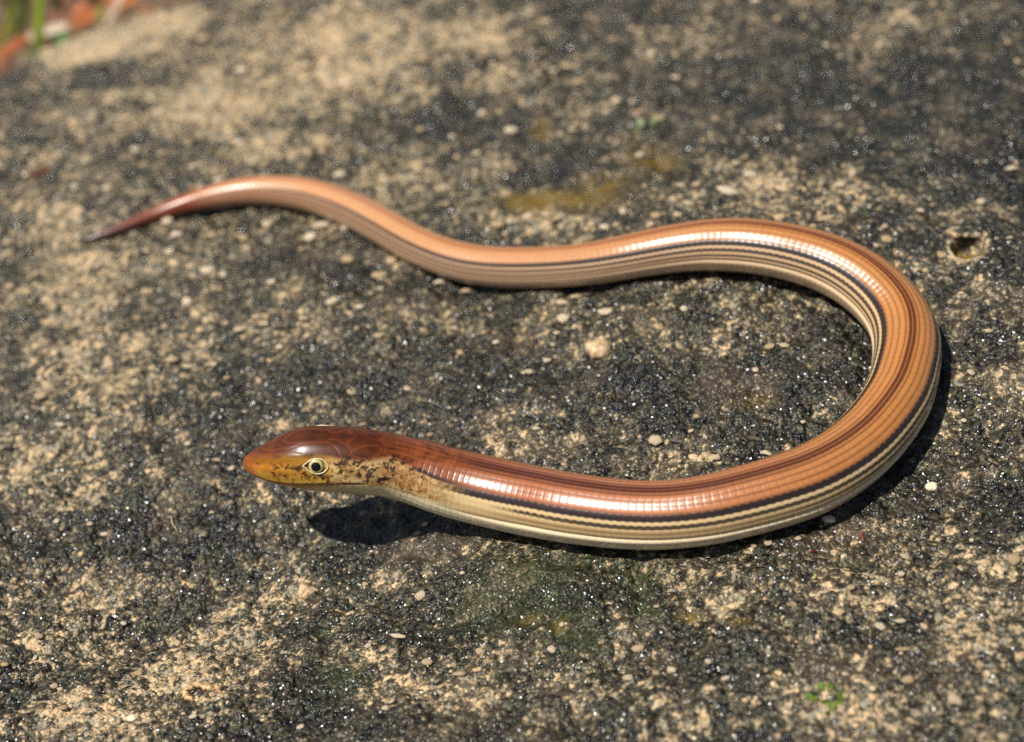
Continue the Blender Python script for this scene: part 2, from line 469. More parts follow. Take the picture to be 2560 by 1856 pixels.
def body_curve():
    C3 = []; RR = []; PX = []
    for (px, py, rp, lift) in PATH:
        r = 0.0055
        for _ in range(6):
            p = hit(px, py, r * 0.97 + lift)
            dep = float((p - CAM) @ FWD)
            r = rp * dep / FPX
        C3.append(p); RR.append(r); PX.append(px)
    A = np.column_stack([np.array(C3), np.array(RR), np.array(PX, float), np.array([q[1] for q in PATH], float)])
    D = catmull(A, 40)
    return D

D = body_curve()
seg = np.linalg.norm(np.diff(D[:, :3], axis=0), axis=1)
S = np.concatenate([[0], np.cumsum(seg)])
TOTAL = S[-1]
# ring positions: dense on the snout and head
HEADLEN = float(np.interp(1010, D[:, 4][:600], S[:600]))
r1 = np.concatenate([np.linspace(0, 0.0012, 14, endpoint=False), np.arange(0.0012, HEADLEN, 0.00011)])
PIT = 0.00145
r2 = np.arange(math.ceil(HEADLEN / PIT) * PIT, TOTAL, PIT / 8)
r1 = r1[r1 < r2[0] - 0.00003]
SR = np.concatenate([r1, r2, [TOTAL]])
CEN = np.stack([np.interp(SR, S, D[:, k]) for k in range(3)], -1)
for k in range(3):
    CEN[:, k] = smooth1(CEN[:, k], 60)
RAD = np.interp(SR, S, D[:, 3])
nose = SR < 0.0022
RAD = np.where(nose, RAD, smooth1(RAD, 40))
PXC = np.interp(SR, S, D[:, 4]); PYC = np.interp(SR, S, D[:, 5])
RAD[0] = 1e-5; RAD[-1] = 2e-5
TAN = np.gradient(CEN, SR, axis=0); 
for k in range(3): TAN[:, k] = smooth1(TAN[:, k], 200)
TAN /= np.linalg.norm(TAN, axis=1)[:, None]
UPB = np.array([0, 0, 1.0])[None] - TAN * TAN[:, 2:3]
UPB /= np.linalg.norm(UPB, axis=1)[:, None]
SID = np.cross(TAN, UPB)                      # to the lizard's own side (tangent runs head to tail)
NR = len(SR); NA = 232
TH = np.linspace(-math.pi, math.pi, NA, endpoint=False)

def srgb(c):
    c = np.array(c, float) / 255.0
    return np.where(c <= 0.04045, c / 12.92, ((c + 0.055) / 1.055) ** 2.4)

def lerp_col(a, b, t):
    return a + (b - a) * t[..., None]

def build_lizard():
    sg, th = np.meshgrid(SR, TH, indexing='ij')
    ath = np.abs(np.degrees(th))
    rad = RAD[:, None] * np.ones_like(th)
    px = PXC[:, None] * np.ones_like(th)
    cx = (px - 560) / 0.2646                     # coordinate along the head, in the units of the traced head drawing
    front = sg < 0.35 * TOTAL
    headw = np.where(front, sstep(HEADLEN * 1.02, HEADLEN * 0.80, sg), 0)
    trunk = 1 - headw
    # --- cross section: flat belly, lateral fold
    shape = np.ones_like(th)
    belly = sstep(115, 180, ath)
    shape -= 0.05 * belly * trunk
    frac = sg / TOTAL
    foldw = sstep(0.10, 0.16, frac) * sstep(0.62, 0.50, frac) * trunk
    shape -= foldw * (0.035 * np.exp(-((ath - 91) / 3.0) ** 2))
    shape += foldw * (0.018 * np.exp(-((ath - 99) / 7.0) ** 2))
    # --- head form
    q = np.sin(np.radians(ath - 45.0))
    onface = headw * (front)
    # mouth line: q of the line along the head
    mq = np.interp(cx, [230, 300, 450, 700, 1000, 1350], [0.55, 0.70, 0.90, 0.86, 0.78, 0.70])
    mth = 45 + np.degrees(np.arcsin(np.clip(mq, -1, 1)))
    jawlen = sstep(232, 262, cx) * sstep(1380, 1250, cx)
    shape -= onface * jawlen * 0.035 * np.exp(-((ath - mth) / 1.6) ** 2)
    shape += onface * jawlen * 0.018 * np.exp(-((ath - mth + 5) / 4) ** 2)
    # cheek plane between brow and lip, brow ridge
    brow = 45 + np.degrees(np.arcsin(np.interp(cx, [230, 400, 700, 1050], [-0.2, -0.17, -0.05, 0.0])))
    bl = sstep(260, 420, cx) * (1 - 0.75 * sstep(620, 800, cx)) * sstep(1150, 950, cx)
    shape += onface * bl * 0.030 * np.exp(-((ath - brow) / 7) ** 2)
    shape -= onface * bl * 0.040 * np.exp(-((ath - brow - 19) / 9) ** 2)
    # flat top of the head
    shape -= onface * sstep(420, 700, cx) * 0.030 * np.exp(-(ath / 16) ** 2)
    # socket
    ex = (cx - 912) / 118.0; ey = (q - 0.265) / 0.26
    shape -= onface * 0.050 * np.exp(-(ex * ex + ey * ey) ** 1.5)
    # nostril pit
    nx_ = (cx - 408) / 15.0; ny_ = (q - np.interp(408, [300, 400, 600], [0.22, 0.17, 0.18])) / 0.055
    nost = np.exp(-(nx_ * nx_ + ny_ * ny_))
    shape -= onface * 0.07 * nost
    # ear opening
    erx = (cx - 1492) / 55.0; ery = (q - 0.52) / 0.045
    ear = np.exp(-(erx * erx + ery * ery)) * front
    shape -= 0.035 * ear
    # --- scales
    ringpos = sg / PIT + 1e-6
    rowpos = ath / 11.25
    u = ringpos - np.floor(ringpos); v = rowpos - np.floor(rowpos)
    inv = sstep(0.0, 0.10, u) * (1 - 0.35 * sstep(0.55, 1.0, u))
    cross = 1 - (2 * v - 1) ** 4
    tile = inv * (1 - (2 * v - 1) ** 2 * 0.75)
    sc_amp = 0.000055 * trunk * np.clip(rad / 0.006, 0.2, 1) * sstep(150, 120, ath)
    disp = sc_amp * (tile - 0.5)
    taper = sstep(0.985, 0.90, frac)
    disp = disp * taper
    # head plates: seams
    def seam(lines, w):
        best = np.full(cx.shape, 1e9)
        Rp = np.maximum(1, np.interp(cx, [215, 300, 400, 600, 800, 1000, 1200, 1400, 1700], [30, 120, 172, 242, 302, 311, 321, 322, 325]))
        yy = q * Rp
        reg = onface > 0.02
        cxr = cx[reg]; yr = yy[reg]; d_ = best[reg]
        for ln in lines:
            for (a, b) in zip(ln[:-1], ln[1:]):
                mid_a = MIDF(a[0]); mid_b = MIDF(b[0])
                ax, ay = a[0], a[1] - mid_a; bx, by = b[0], b[1] - mid_b
                t = np.clip(((cxr - ax) * (bx - ax) + (yr - ay) * (by - ay)) / ((bx - ax) ** 2 + (by - ay) ** 2), 0, 1)
                d_ = np.minimum(d_, np.hypot(cxr - ax - t * (bx - ax), yr - ay - t * (by - ay)))
        best[reg] = d_
        return np.exp(-(best / w) ** 2)
    MIDF = lambda X: float(np.interp(X, [215, 300, 400, 600, 800, 1000, 1200, 1400, 1700, 2000, 2268], [525, 522, 518, 500, 477, 484, 496, 517, 565, 662, 760]))
    plates = [[(640, 320), (700, 348), (800, 352), (900, 340), (985, 340), (1050, 372), (1095, 430), (1120, 480)],
              [(640, 320), (672, 280), (760, 240), (860, 205), (990, 180)],
              [(410, 372), (450, 402), (520, 412), (640, 400), (700, 404), (760, 380), (800, 352)],
              [(410, 372), (490, 322), (600, 292), (680, 280)],
              [(985, 340), (1000, 300), (1080, 310), (1150, 362), (1200, 412), (1180, 455)],
              [(1150, 362), (1180, 300), (1260, 255), (1360, 250), (1420, 290), (1450, 360)],
              [(1200, 412), (1290, 365), (1390, 352), (1432, 390), (1400, 450), (1330, 492), (1240, 470), (1180, 455)],
              [(300, 415), (350, 390), (410, 372)], [(340, 440), (410, 372)],
              [(300, 490), (350, 450), (500, 445), (640, 440), (800, 450)],
              [(540, 460), (560, 600)], [(680, 470), (690, 620)],
              [(1440, 300), (1470, 360), (1450, 420), (1490, 470)]]
    labial = [[(x, 612 + (x - 400) * 0.06), (x + 6, 690 + (x - 400) * 0.02)] for x in (460, 545, 640, 735, 835, 930, 1020)]
    sm = seam(plates, 9.0)
    lb = seam(labial, 7.0)
    # --- positions
    rr = rad * shape + disp - onface * (0.00003 * sm + 0.00003 * lb)
    ct = np.cos(th)[..., None]; st = np.sin(th)[..., None]
    V = CEN[:, None, :] + rr[..., None] * (UPB[:, None, :] * ct + SID[:, None, :] * st)
    # --- colours
    hx = fbm(sg * 1500, th * 9, 51, 3)
    hy = fbm(sg * 600, th * 26, 57, 3)
    fr = frac
    def along(stops):
        f = [a for a, _ in stops]; c = np.array([srgb(b) for _, b in stops])
        return np.stack([np.interp(fr, f, c[:, k]) for k in range(3)], -1)
    back = along([(0, (128, 62, 26)), (.09, (136, 68, 32)), (.14, (170, 99, 58)), (.20, (190, 118, 74)), (.28, (186, 118, 68)), (.36, (190, 124, 64)), (.50, (192, 126, 70)), (.62, (202, 144, 98)), (.78, (210, 154, 108)), (.905, (204, 146, 108)), (.925, (158, 78, 42)), (.955, (132, 66, 44)), (1, (50, 40, 42))])
    back = back * np.stack([np.ones_like(fr), np.interp(fr, [0, .12, .2], [.95, 1.0, 1.04]), np.interp(fr, [0, .12, .18, .3, .5], [.6, .85, 1.15, 1.0, 1.0])], -1) * 0.92
    dors = along([(0, (70, 32, 14)), (.12, (74, 34, 13)), (.3, (80, 40, 14)), (.42, (92, 42, 14)), (.52, (110, 56, 20)), (.60, (150, 86, 38)), (.7, (168, 100, 46)), (.90, (180, 112, 66)), (.925, (140, 66, 34)), (1, (72, 56, 56))])
    side = along([(0, (214, 192, 146)), (.16, (210, 180, 130)), (.3, (214, 184, 136)), (.5, (206, 170, 130)), (.62, (196, 160, 126)), (.8, (180, 140, 108)), (.90, (170, 120, 88)), (.925, (130, 60, 32)), (1, (66, 52, 54))])
    bell = along([(0, (236, 218, 178)), (.2, (236, 216, 180)), (.4, (228, 198, 156)), (.6, (204, 170, 136)), (.8, (180, 144, 114)), (.90, (156, 108, 78)), (.925, (112, 54, 30)), (1, (60, 48, 50))])
    black = along([(0, (30, 20, 16)), (.3, (30, 22, 19)), (.66, (32, 28, 26)), (.73, (44, 36, 30)), (.79, (72, 56, 42)), (.85, (118, 86, 62)), (.90, (140, 98, 70)), (.925, (112, 54, 30)), (1, (60, 48, 50))])
    dashy = 0.5 + 0.5 * np.sin(ringpos * 2 * math.pi)
    def band(a, b, w=1.3):
        return sstep(a - w, a + w, ath) * sstep(b + w, b - w, ath)
    col = back.copy()
    # thin brown lines on the back between scale rows
    rowl = np.exp(-(np.minimum(v, 1 - v) / 0.16) ** 2) * (ath < 46)
    col = lerp_col(col, dors, 0.58 * rowl * sstep(6, 14, ath))
    col = lerp_col(col, dors * 1.0, band(0, 6.5, 2.4))
    col = lerp_col(col, dors, 0.45 * band(9.5, 12.5, 1.0))
    mid_front = sstep(0.36, 0.22, fr)
    col = lerp_col(col, dors, (0.46 * mid_front * sstep(22, 8, ath)))
    # scale tips a little paler, seams darker
    col = col * (1 + (0.10 * hx + 0.06 * hy)[..., None])
    col = col * (1 - 0.11 * (trunk * np.exp(-(u / 0.12) ** 2) * (ath < 60))[..., None])
    # flanks
    col = lerp_col(col, side, sstep(54, 58, ath))
    jag = 0.9 * (dashy - 0.5)
    b1 = sstep(45.2, 47.0, ath + jag) * sstep(58.5, 56.5, ath + jag)
    col = lerp_col(col, black, 0.97 * b1)
    gapn = vnoise(ringpos * 0.9, 0 * ringpos, 77) + 0.5
    dsh = 1 - sstep(0.19, 0.135, fr) * 0.5 * sstep(0.8, 0.05, 0.5 * dashy + 0.6 * gapn)
    s2on = sstep(0.13, 0.16, fr)
    col = lerp_col(col, black * 1.15, 0.92 * s2on * dsh * sstep(62.8, 64.2, ath + jag) * sstep(71.6 - 1.6 * sstep(.2, .14, fr), 69.8 - 1.6 * sstep(.2, .14, fr), ath + jag))
    s3 = sstep(75.6, 77, ath) * sstep(82, 80.6, ath)
    col = lerp_col(col, black * 1.3, s3 * s2on * (0.66 + 0.28 * sstep(.22, .30, fr)))
    olive = srgb((172, 138, 92))
    col = lerp_col(col, np.broadcast_to(olive, col.shape), 0.5 * sstep(71, 76, ath) * sstep(92, 88, ath) * sstep(.09, .15, fr) * sstep(.34, .24, fr))
    s4 = sstep(85.5, 87, ath) * sstep(91, 89.5, ath)
    col = lerp_col(col, black * 1.5, 0.8 * s4 * sstep(.24, .32, fr) * sstep(.84, .66, fr))
    col = lerp_col(col, bell, sstep(90, 93, ath))
    col = lerp_col(col, np.broadcast_to(srgb((150, 104, 80)), col.shape), 0.62 * s2on * dashy * sstep(100, 101.5, ath) * sstep(106, 104, ath))
    # regrown tail: plain
    # --- head colours
    Hm = sstep(HEADLEN * 1.50, HEADLEN * 1.12, sg) * front
    Rp = np.interp(cx, [215, 300, 400, 600, 800, 1000, 1200, 1400, 1700, 2000, 2268], [30, 120, 172, 242, 302, 311, 321, 322, 325, 340, 350])
    midc = np.interp(cx, [215, 300, 400, 600, 800, 1000, 1200, 1400, 1700, 2000, 2268], [525, 522, 518, 500, 477, 484, 496, 517, 565, 662, 760])
    yc = midc + q * Rp                                        # height on the traced head drawing
    top = np.stack([np.interp(cx, [215, 300, 450, 700, 1000, 1300, 1600, 2100], c) for c in np.array([srgb(k) for k in
            ((170, 84, 38), (128, 54, 20), (98, 42, 13), (82, 37, 12), (72, 33, 11), (78, 36, 12), (108, 52, 20), (130, 66, 30))]).T], -1)
    top = top * np.array([1.0, 1.0, 0.55])
    cheek = np.stack([np.interp(cx, [215, 300, 420, 620, 850, 1000, 1150, 1400, 1700, 2100], c) for c in np.array([srgb(k) for k in
            ((140, 66, 30), (150, 80, 26), (162, 102, 24), (166, 114, 30), (172, 126, 46), (186, 142, 74), (180, 142, 88), (178, 140, 90), (180, 136, 82), (176, 134, 80))]).T], -1)
    throat = np.stack([np.interp(cx, [215, 400, 700, 1000, 1300, 1700, 2100], c) for c in np.array([srgb(k) for k in
            ((196, 128, 40), (194, 130, 38), (200, 144, 64), (206, 178, 124), (214, 196, 150), (232, 214, 172), (236, 220, 180))]).T], -1)
    yb = np.interp(cx, [215, 300, 420, 640, 800, 1000, 1130, 1300, 1500, 1800, 1900, 2000, 2268], [520, 505, 486, 480, 470, 478, 500, 515, 470, 560, 590, 640, 745]) + 14 * hx
    bw = np.interp(cx, [300, 700, 900, 1300, 1800], [80, 66, 40, 30, 14])
    hc = lerp_col(top, cheek, sstep(yb - bw, yb + bw, yc))
    ym = midc + mq * Rp
    ym = np.where(cx > 1300, np.interp(cx, [1300, 1500, 1700, 2000, 2268], [730, 740, 780, 860, 960]), ym)
    hc = lerp_col(hc, throat, sstep(ym + 4, ym + 30, yc) * (ath > 60))
    hc = np.where((ath > 134)[..., None], throat, hc)
    # mottling of the top
    hm_ = fbm(cx / 90, yc / 70, 131, 3)
    hc = hc * np.clip(1 + 0.30 * hy + 0.15 * hx + 0.75 * hm_ * sstep(yb + 40, yb - 20, yc), 0.35, 1.6)[..., None]
    hc = lerp_col(hc, np.broadcast_to(srgb((146, 72, 26)), hc.shape), 0.32 * sm * (yc < yb + 60))
    hc = lerp_col(hc, np.broadcast_to(srgb((60, 24, 10)), hc.shape), 0.55 * sstep(330, 250, yc) * sstep(950, 1150, cx) * sstep(1500, 1350, cx) * (0.5 + 1.2 * np.clip(hy + .3, 0, 1)))
    hc = lerp_col(hc, np.broadcast_to(srgb((70, 30, 12)), hc.shape), 0.5 * sstep(300, 270, yc) * sstep(1400, 1600, cx))
    hc = lerp_col(hc, np.broadcast_to(srgb((112, 56, 18)), hc.shape), 0.65 * lb)
    mouth = onface * jawlen * np.exp(-((ath - mth) / 1.5) ** 2)
    hc = lerp_col(hc, np.broadcast_to(srgb((112, 58, 20)), hc.shape), 0.75 * mouth)
    hc = lerp_col(hc, np.broadcast_to(srgb((70, 20, 6)), hc.shape), 0.95 * nost * onface)
    hc = lerp_col(hc, np.broadcast_to(srgb((204, 158, 62)), hc.shape), 0.6 * sstep(ym - 95, ym - 45, yc) * sstep(ym + 6, ym - 6, yc) * sstep(330, 430, cx) * sstep(1100, 950, cx) * (ath < 125))
    # pale cells and dark flecks of the cheek
    cell = fbm(cx / 46, yc / 40, 83, 2)
    cheekm = sstep(yb + 10, yb + 50, yc) * sstep(ym + 60, ym - 10, yc) * (ath < 130)
    hc = lerp_col(hc, np.broadcast_to(srgb((214, 186, 126)), hc.shape), 0.6 * cheekm * sstep(0.05, 0.22, cell) * sstep(900, 1100, cx))
    fleck = fbm(cx / 24 + 40, yc / 20, 89, 2)
    hc = lerp_col(hc, np.broadcast_to(srgb((112, 62, 22)), hc.shape), 0.75 * cheekm * sstep(0.12, 0.3, fleck) * sstep(420, 600, cx))
    fl2 = fbm(cx / 17 + 7, yc / 12, 97, 2)
    nk = sstep(1380, 1500, cx) * sstep(2150, 1900, cx) * sstep(yb + 40, yb + 90, yc) * sstep(ym + 30, ym - 60, yc + 0 * yc)
    hc = lerp_col(hc, np.broadcast_to(srgb((150, 96, 40)), hc.shape), 0.8 * nk * sstep(0.0, 0.2, fl2))
    dk = [(1130, 540, 62, 26), (1175, 498, 26, 20), (1262, 530, 44, 24), (1118, 612, 22, 28), (1216, 600, 28, 16), (1275, 652, 18, 24), (1362, 640, 26, 32),
          (1318, 572, 20, 20), (1402, 582, 24, 14), (1480, 545, 16, 30), (1545, 488, 34, 34), (1640, 508, 44, 24), (1710, 505, 40, 14), (1758, 570, 36, 16), (1830, 578, 30, 14), (1884, 662, 26, 22),
          (1790, 634, 36, 10), (1700, 628, 22, 9), (1600, 632, 40, 10), (1500, 682, 60, 15), (1450, 700, 30, 14), (768, 578, 26, 30), (810, 628, 30, 12), (880, 650, 44, 13), (975, 662, 42, 14), (1012, 700, 18, 18),
          (635, 640, 18, 16), (540, 640, 10, 24), (600, 575, 30, 10), (700, 580, 26, 12), (1540, 580, 20, 20), (1345, 700, 18, 16), (1370, 600, 14, 18),
          (1660, 720, 12, 8), (1720, 790, 12, 7), (1820, 800, 14, 6), (1900, 790, 10, 6), (1780, 745, 10, 8), (1640, 780, 10, 6), (1560, 600, 12, 18)]
    dm = np.zeros_like(cx)
    reg = (Hm > 0) & (ath < 150)
    wx = cx[reg] + 46 * fbm(cx[reg] / 30, yc[reg] / 30, 201, 2); wy = yc[reg] + 40 * fbm(cx[reg] / 26, yc[reg] / 26, 211, 2)
    for (a, b_, sx, sy) in dk:
        e = ((wx - a) / sx) ** 2 + ((wy - b_) / sy) ** 2 + 0.5 * hx[reg]
        dm[reg] = np.maximum(dm[reg], sstep(1.5, 0.7, e))
    hc = lerp_col(hc, np.broadcast_to(srgb((38, 20, 12)), hc.shape), 0.88 * dm)
    # stripe that joins the body stripe
    ln = np.interp(cx, [1800, 1900, 2000, 2130, 2268], [575, 600, 648, 700, 752])
    ln = np.where(cx > 1780, ln, 1e5)
    hc = lerp_col(hc, np.broadcast_to(srgb((38, 24, 16)), hc.shape), sstep(24, 13, np.abs(yc - ln)) * sstep(1790, 1840, cx))
    hc = lerp_col(hc, np.broadcast_to(srgb((60, 26, 12)), hc.shape), 0.9 * ear * (1 - 0))
    # neck scales seams
    nsc = sstep(1440, 1560, cx) * (yc < yb + 10)
    hc = hc * (1 - 0.30 * (nsc * np.exp(-(u / 0.13) ** 2))[..., None])
    hc = lerp_col(hc, np.broadcast_to(srgb((190, 104, 52)), hc.shape), 0.25 * nsc * np.exp(-(np.minimum(v, 1 - v) / 0.12) ** 2))
    col = lerp_col(col, hc, Hm)
    col = np.clip(col * 0.92, 0.002, 0.95)
    # --- mesh
    verts = V.reshape(-1, 3)
    i = np.arange(NR * NA).reshape(NR, NA)
    j = np.roll(i, -1, axis=1)
    quads = np.stack([i[:-1], j[:-1], j[1:], i[1:]], -1).reshape(-1, 4)
    me = mesh_np('body', verts, quads)
    set_attr(me, 'gloss', (0.85 - 0.6 * sstep(.90, .93, frac) - 0.62 * headw + 0.5 * headw * sstep(480, 330, cx)).reshape(-1))
    set_attr(me, 'skin_colour', col.reshape(-1, 3), 'FLOAT_COLOR')
    # gloss: smooth shiny scales
    m, nt, N, L, B = new_mat('glossy_scales')
    b = NB(nt); a = b.attr('skin_colour')
    n, _ = b.noise(b.coord(), 2600, 3, 0.6)
    cc = b.mix(b.remap(n, 0.3, 0.75), a.outputs['Color'], b.mix(0.16, a.outputs['Color'], rgba((0, 0, 0))))
    L.new(cc, B.inputs['Base Color'])
    L.new(b.remap(n, 0.2, 0.8, 0.30, 0.42), B.inputs['Roughness'])
    B.inputs['Specular IOR Level'].default_value = 0.36
    L.new(b.attr('gloss').outputs['Fac'], B.inputs['Coat Weight'])
    B.inputs['Coat Roughness'].default_value = 0.22
    bp = b.node('ShaderNodeBump'); bp.inputs['Distance'].default_value = 0.00003; bp.inputs['Strength'].default_value = 0.5
    L.new(n, bp.inputs['Height']); L.new(bp.outputs[0], B.inputs['Normal'])
    base = empty('legless_lizard', tuple(rock_at(1500, 1360)))
    tag(base, 'glossy copper brown legless lizard with black side stripes lying in an S curve', 'lizard')
    me.transform(Matrix.Translation(-base.location))
    o = link_mesh('body', me, m, base)
    # --- eyes
    def surf(cxp, ycp, sidesign):
        qq = (ycp - np.interp(cxp, [215, 300, 400, 600, 800, 1000, 1200, 1400], [525, 522, 518, 500, 477, 484, 496, 517])) / np.interp(cxp, [215, 300, 400, 600, 800, 1000, 1200, 1400], [30, 120, 172, 242, 302, 311, 321, 322])
        t_ = 45 + math.degrees(math.asin(max(-1, min(1, qq))))
        pxx = 560 + 0.2646 * cxp
        k = int(np.argmin(np.abs(PXC[:int(NR * 0.3)] - pxx)))
        a_ = math.radians(t_) * sidesign
        ia = int(round((a_ + math.pi) / (2 * math.pi) * NA)) % NA
        return V[k, ia], (UPB[k] * math.cos(a_) + SID[k] * math.sin(a_)), TAN[k], k
    unit = 0.2646 * float(np.interp(802, D[:, 4][:600], D[:, 3][:600])) / 82.0      # metres per drawing unit
    # which sign faces the camera
    k0 = int(np.argmin(np.abs(PXC[:int(NR * 0.3)] - 802)))
    near = 1 if (SID[k0] @ (CAM - CEN[k0])) > 0 else -1
    M_EYE = plain('dark_eye', (0.006, 0.004, 0.003), (0.012, 0.009, 0.006), 900, 0.12, 0.6)
    M_IRIS = plain('pale_iris', (0.34, 0.29, 0.09), (0.52, 0.45, 0.18), 2600, 0.3, 0.5)
    M_PUP = plain('black_pupil', (0.001, 0.001, 0.001), (0.002, 0.002, 0.002), 900, 0.45, 0.3)
    M_LID = plain('cream_eyelid', (0.50, 0.40, 0.21), (0.62, 0.52, 0.32), 1800, 0.4, 0.5)
    for sgn in (near, -near):
        p, nrm, tn, k = surf(915, 565, sgn)
        nrm = nrm / np.linalg.norm(nrm)
        ax = tn - nrm * (tn @ nrm); ax /= np.linalg.norm(ax)
        ay = np.cross(nrm, ax)
        if ay @ UPB[k] < 0: ay = -ay
        # turn the eye a little towards the outside and forward
        Re = 112 * unit
        cen = p - nrm * (Re - 34 * unit)
        def cap(r0, r1, lift, n=40, rings=8, squash=1.0):
            vs, fs = [], []
            a0 = math.asin(min(1, r0 * unit / Re)); a1 = math.asin(min(1, r1 * unit / Re))
            for i_ in range(rings + 1):
                aa = a0 + (a1 - a0) * i_ / rings
                for j_ in range(n):
                    f = 2 * math.pi * j_ / n
                    vs.append(cen + (Re + lift) * (nrm * math.cos(aa) + (ax * math.cos(f) + ay * math.sin(f) * squash) * math.sin(aa)))
            for i_ in range(rings):
                for j_ in range(n):
                    fs.append((i_ * n + j_, i_ * n + (j_ + 1) % n, (i_ + 1) * n + (j_ + 1) % n, (i_ + 1) * n + j_))
            mm = mesh_np('cap', np.array(vs) - np.array(base.location), np.array(fs))
            return mm
        eye = link_mesh('eye', cap(0.5, 100, 0), M_EYE, base)
        link_mesh('iris', cap(39, 66, 5 * unit), M_IRIS, eye)
        link_mesh('pupil', cap(0.5, 41, 7 * unit), M_PUP, eye)
        # almond rim
        up_pts = [(-128, -8), (-95, 22), (-50, 56), (0, 72), (50, 66), (88, 40), (112, 4)]
        lo_pts = [(112, 4), (96, -34), (60, -62), (10, -74), (-40, -62), (-80, -36), (-104, -16), (-128, -8)]
        ring = catmull(np.array([(a, b, 0) for a, b in up_pts + lo_pts[1:]], float), 6)
        vs, fs = [], []
        n = len(ring) - 1; tube = 8; wt = 6.2 * unit
        flip = -1.0                                # drawing x grows towards the tail
        for i_ in range(n):
            a, b = ring[i_][0], ring[i_][1]
            dd = ring[(i_ + 1) % n] - ring[i_ - 1]; dd = dd / (np.linalg.norm(dd) + 1e-9)
            rr_ = math.hypot(a, b) * unit
            base_p = cen + ax * (a * unit) + ay * (b * unit)
            hgt = math.sqrt(max(1e-12, Re * Re - min(rr_, Re * 0.98) ** 2)) if rr_ < 100 * unit else math.sqrt(Re * Re - (100 * unit) ** 2) - (rr_ - 100 * unit) * 0.35
            hgt = max(hgt + 3 * unit, Re - 34 * unit + 13 * unit)
            c0 = base_p + nrm * hgt
            tdir = ax * dd[0] + ay * dd[1]; bdir = np.cross(nrm, tdir)
            thick = wt * (1.0 if b < 0 else 1.15)
            for j_ in range(tube):
                f = 2 * math.pi * j_ / tube
                vs.append(c0 + bdir * math.cos(f) * thick + nrm * math.sin(f) * thick)
        for i_ in range(n):
            for j_ in range(tube):
                fs.append((i_ * tube + j_, i_ * tube + (j_ + 1) % tube, ((i_ + 1) % n) * tube + (j_ + 1) % tube, ((i_ + 1) % n) * tube + j_))
        link_mesh('eyelid', mesh_np('eyelid', np.array(vs) - np.array(base.location), np.array(fs)), M_LID, eye)
    return base
lizard = build_lizard()

# ------------------------------------------------------------------ grains set in the rock
def pebble_mesh(name, seed, sx=1, sy=1, sz=1, seg=8, rings=5, rough=0.28):
    r_ = random.Random(seed)
    vs, fs = [], []
    vs.append((0, 0, sz * (1 + r_.uniform(-.2, .1))))
    for i in range(1, rings):
        a = math.pi * i / rings
        for j in range(seg):
            f = 2 * math.pi * (j + 0.35 * r_.uniform(-1, 1)) / seg
            k = 1 + r_.uniform(-rough, rough)
            vs.append((sx * k * math.sin(a) * math.cos(f), sy * k * math.sin(a) * math.sin(f), sz * k * math.cos(a)))
    vs.append((0, 0, -sz))
    for j in range(seg): fs.append((0, 1 + j, 1 + (j + 1) % seg))
    for i in range(rings - 2):
        for j in range(seg):
            a = 1 + i * seg + j; b = 1 + i * seg + (j + 1) % seg
            fs.append((a, a + seg, b + seg)); fs.append((a, b + seg, b))
    L_ = len(vs) - 1
    for j in range(seg): fs.append((L_, 1 + (rings - 2) * seg + (j + 1) % seg, 1 + (rings - 2) * seg + j))
    me = bpy.data.meshes.new(name); me.from_pydata(vs, [], fs); me.update()
    for p in me.polygons: p.use_smooth = True
    return me

GM = [pebble_mesh('grain', 100 + k, 1, random.uniform(.7, 1), random.uniform(.45, .7), 8, 4) for k in range(10)]
for g in GM: g.materials.append(M_GRAIN)

def px_size(p): return float((p - CAM) @ FWD) / FPX

def grain(px, py, w, h, sink=0.35):
    p = rock_at(px, py); s = px_size(p)
    o = bpy.data.objects.new('grain', random.choice(GM)); COL.objects.link(o)
    o.parent = rock
    a = w / 2 * s; b = h / 2 * s / 0.72
    o.location = (p[0], p[1], p[2] + 0.0002 + min(a, b) * 0.22)
    o.scale = (a * 1.1, b * 1.1, min(a, b) * 0.75)
    o.rotation_euler = (random.uniform(-.25, .25), random.uniform(-.25, .25), random.uniform(-.3, .3) + (math.pi if random.random() < .5 else 0))
    return o

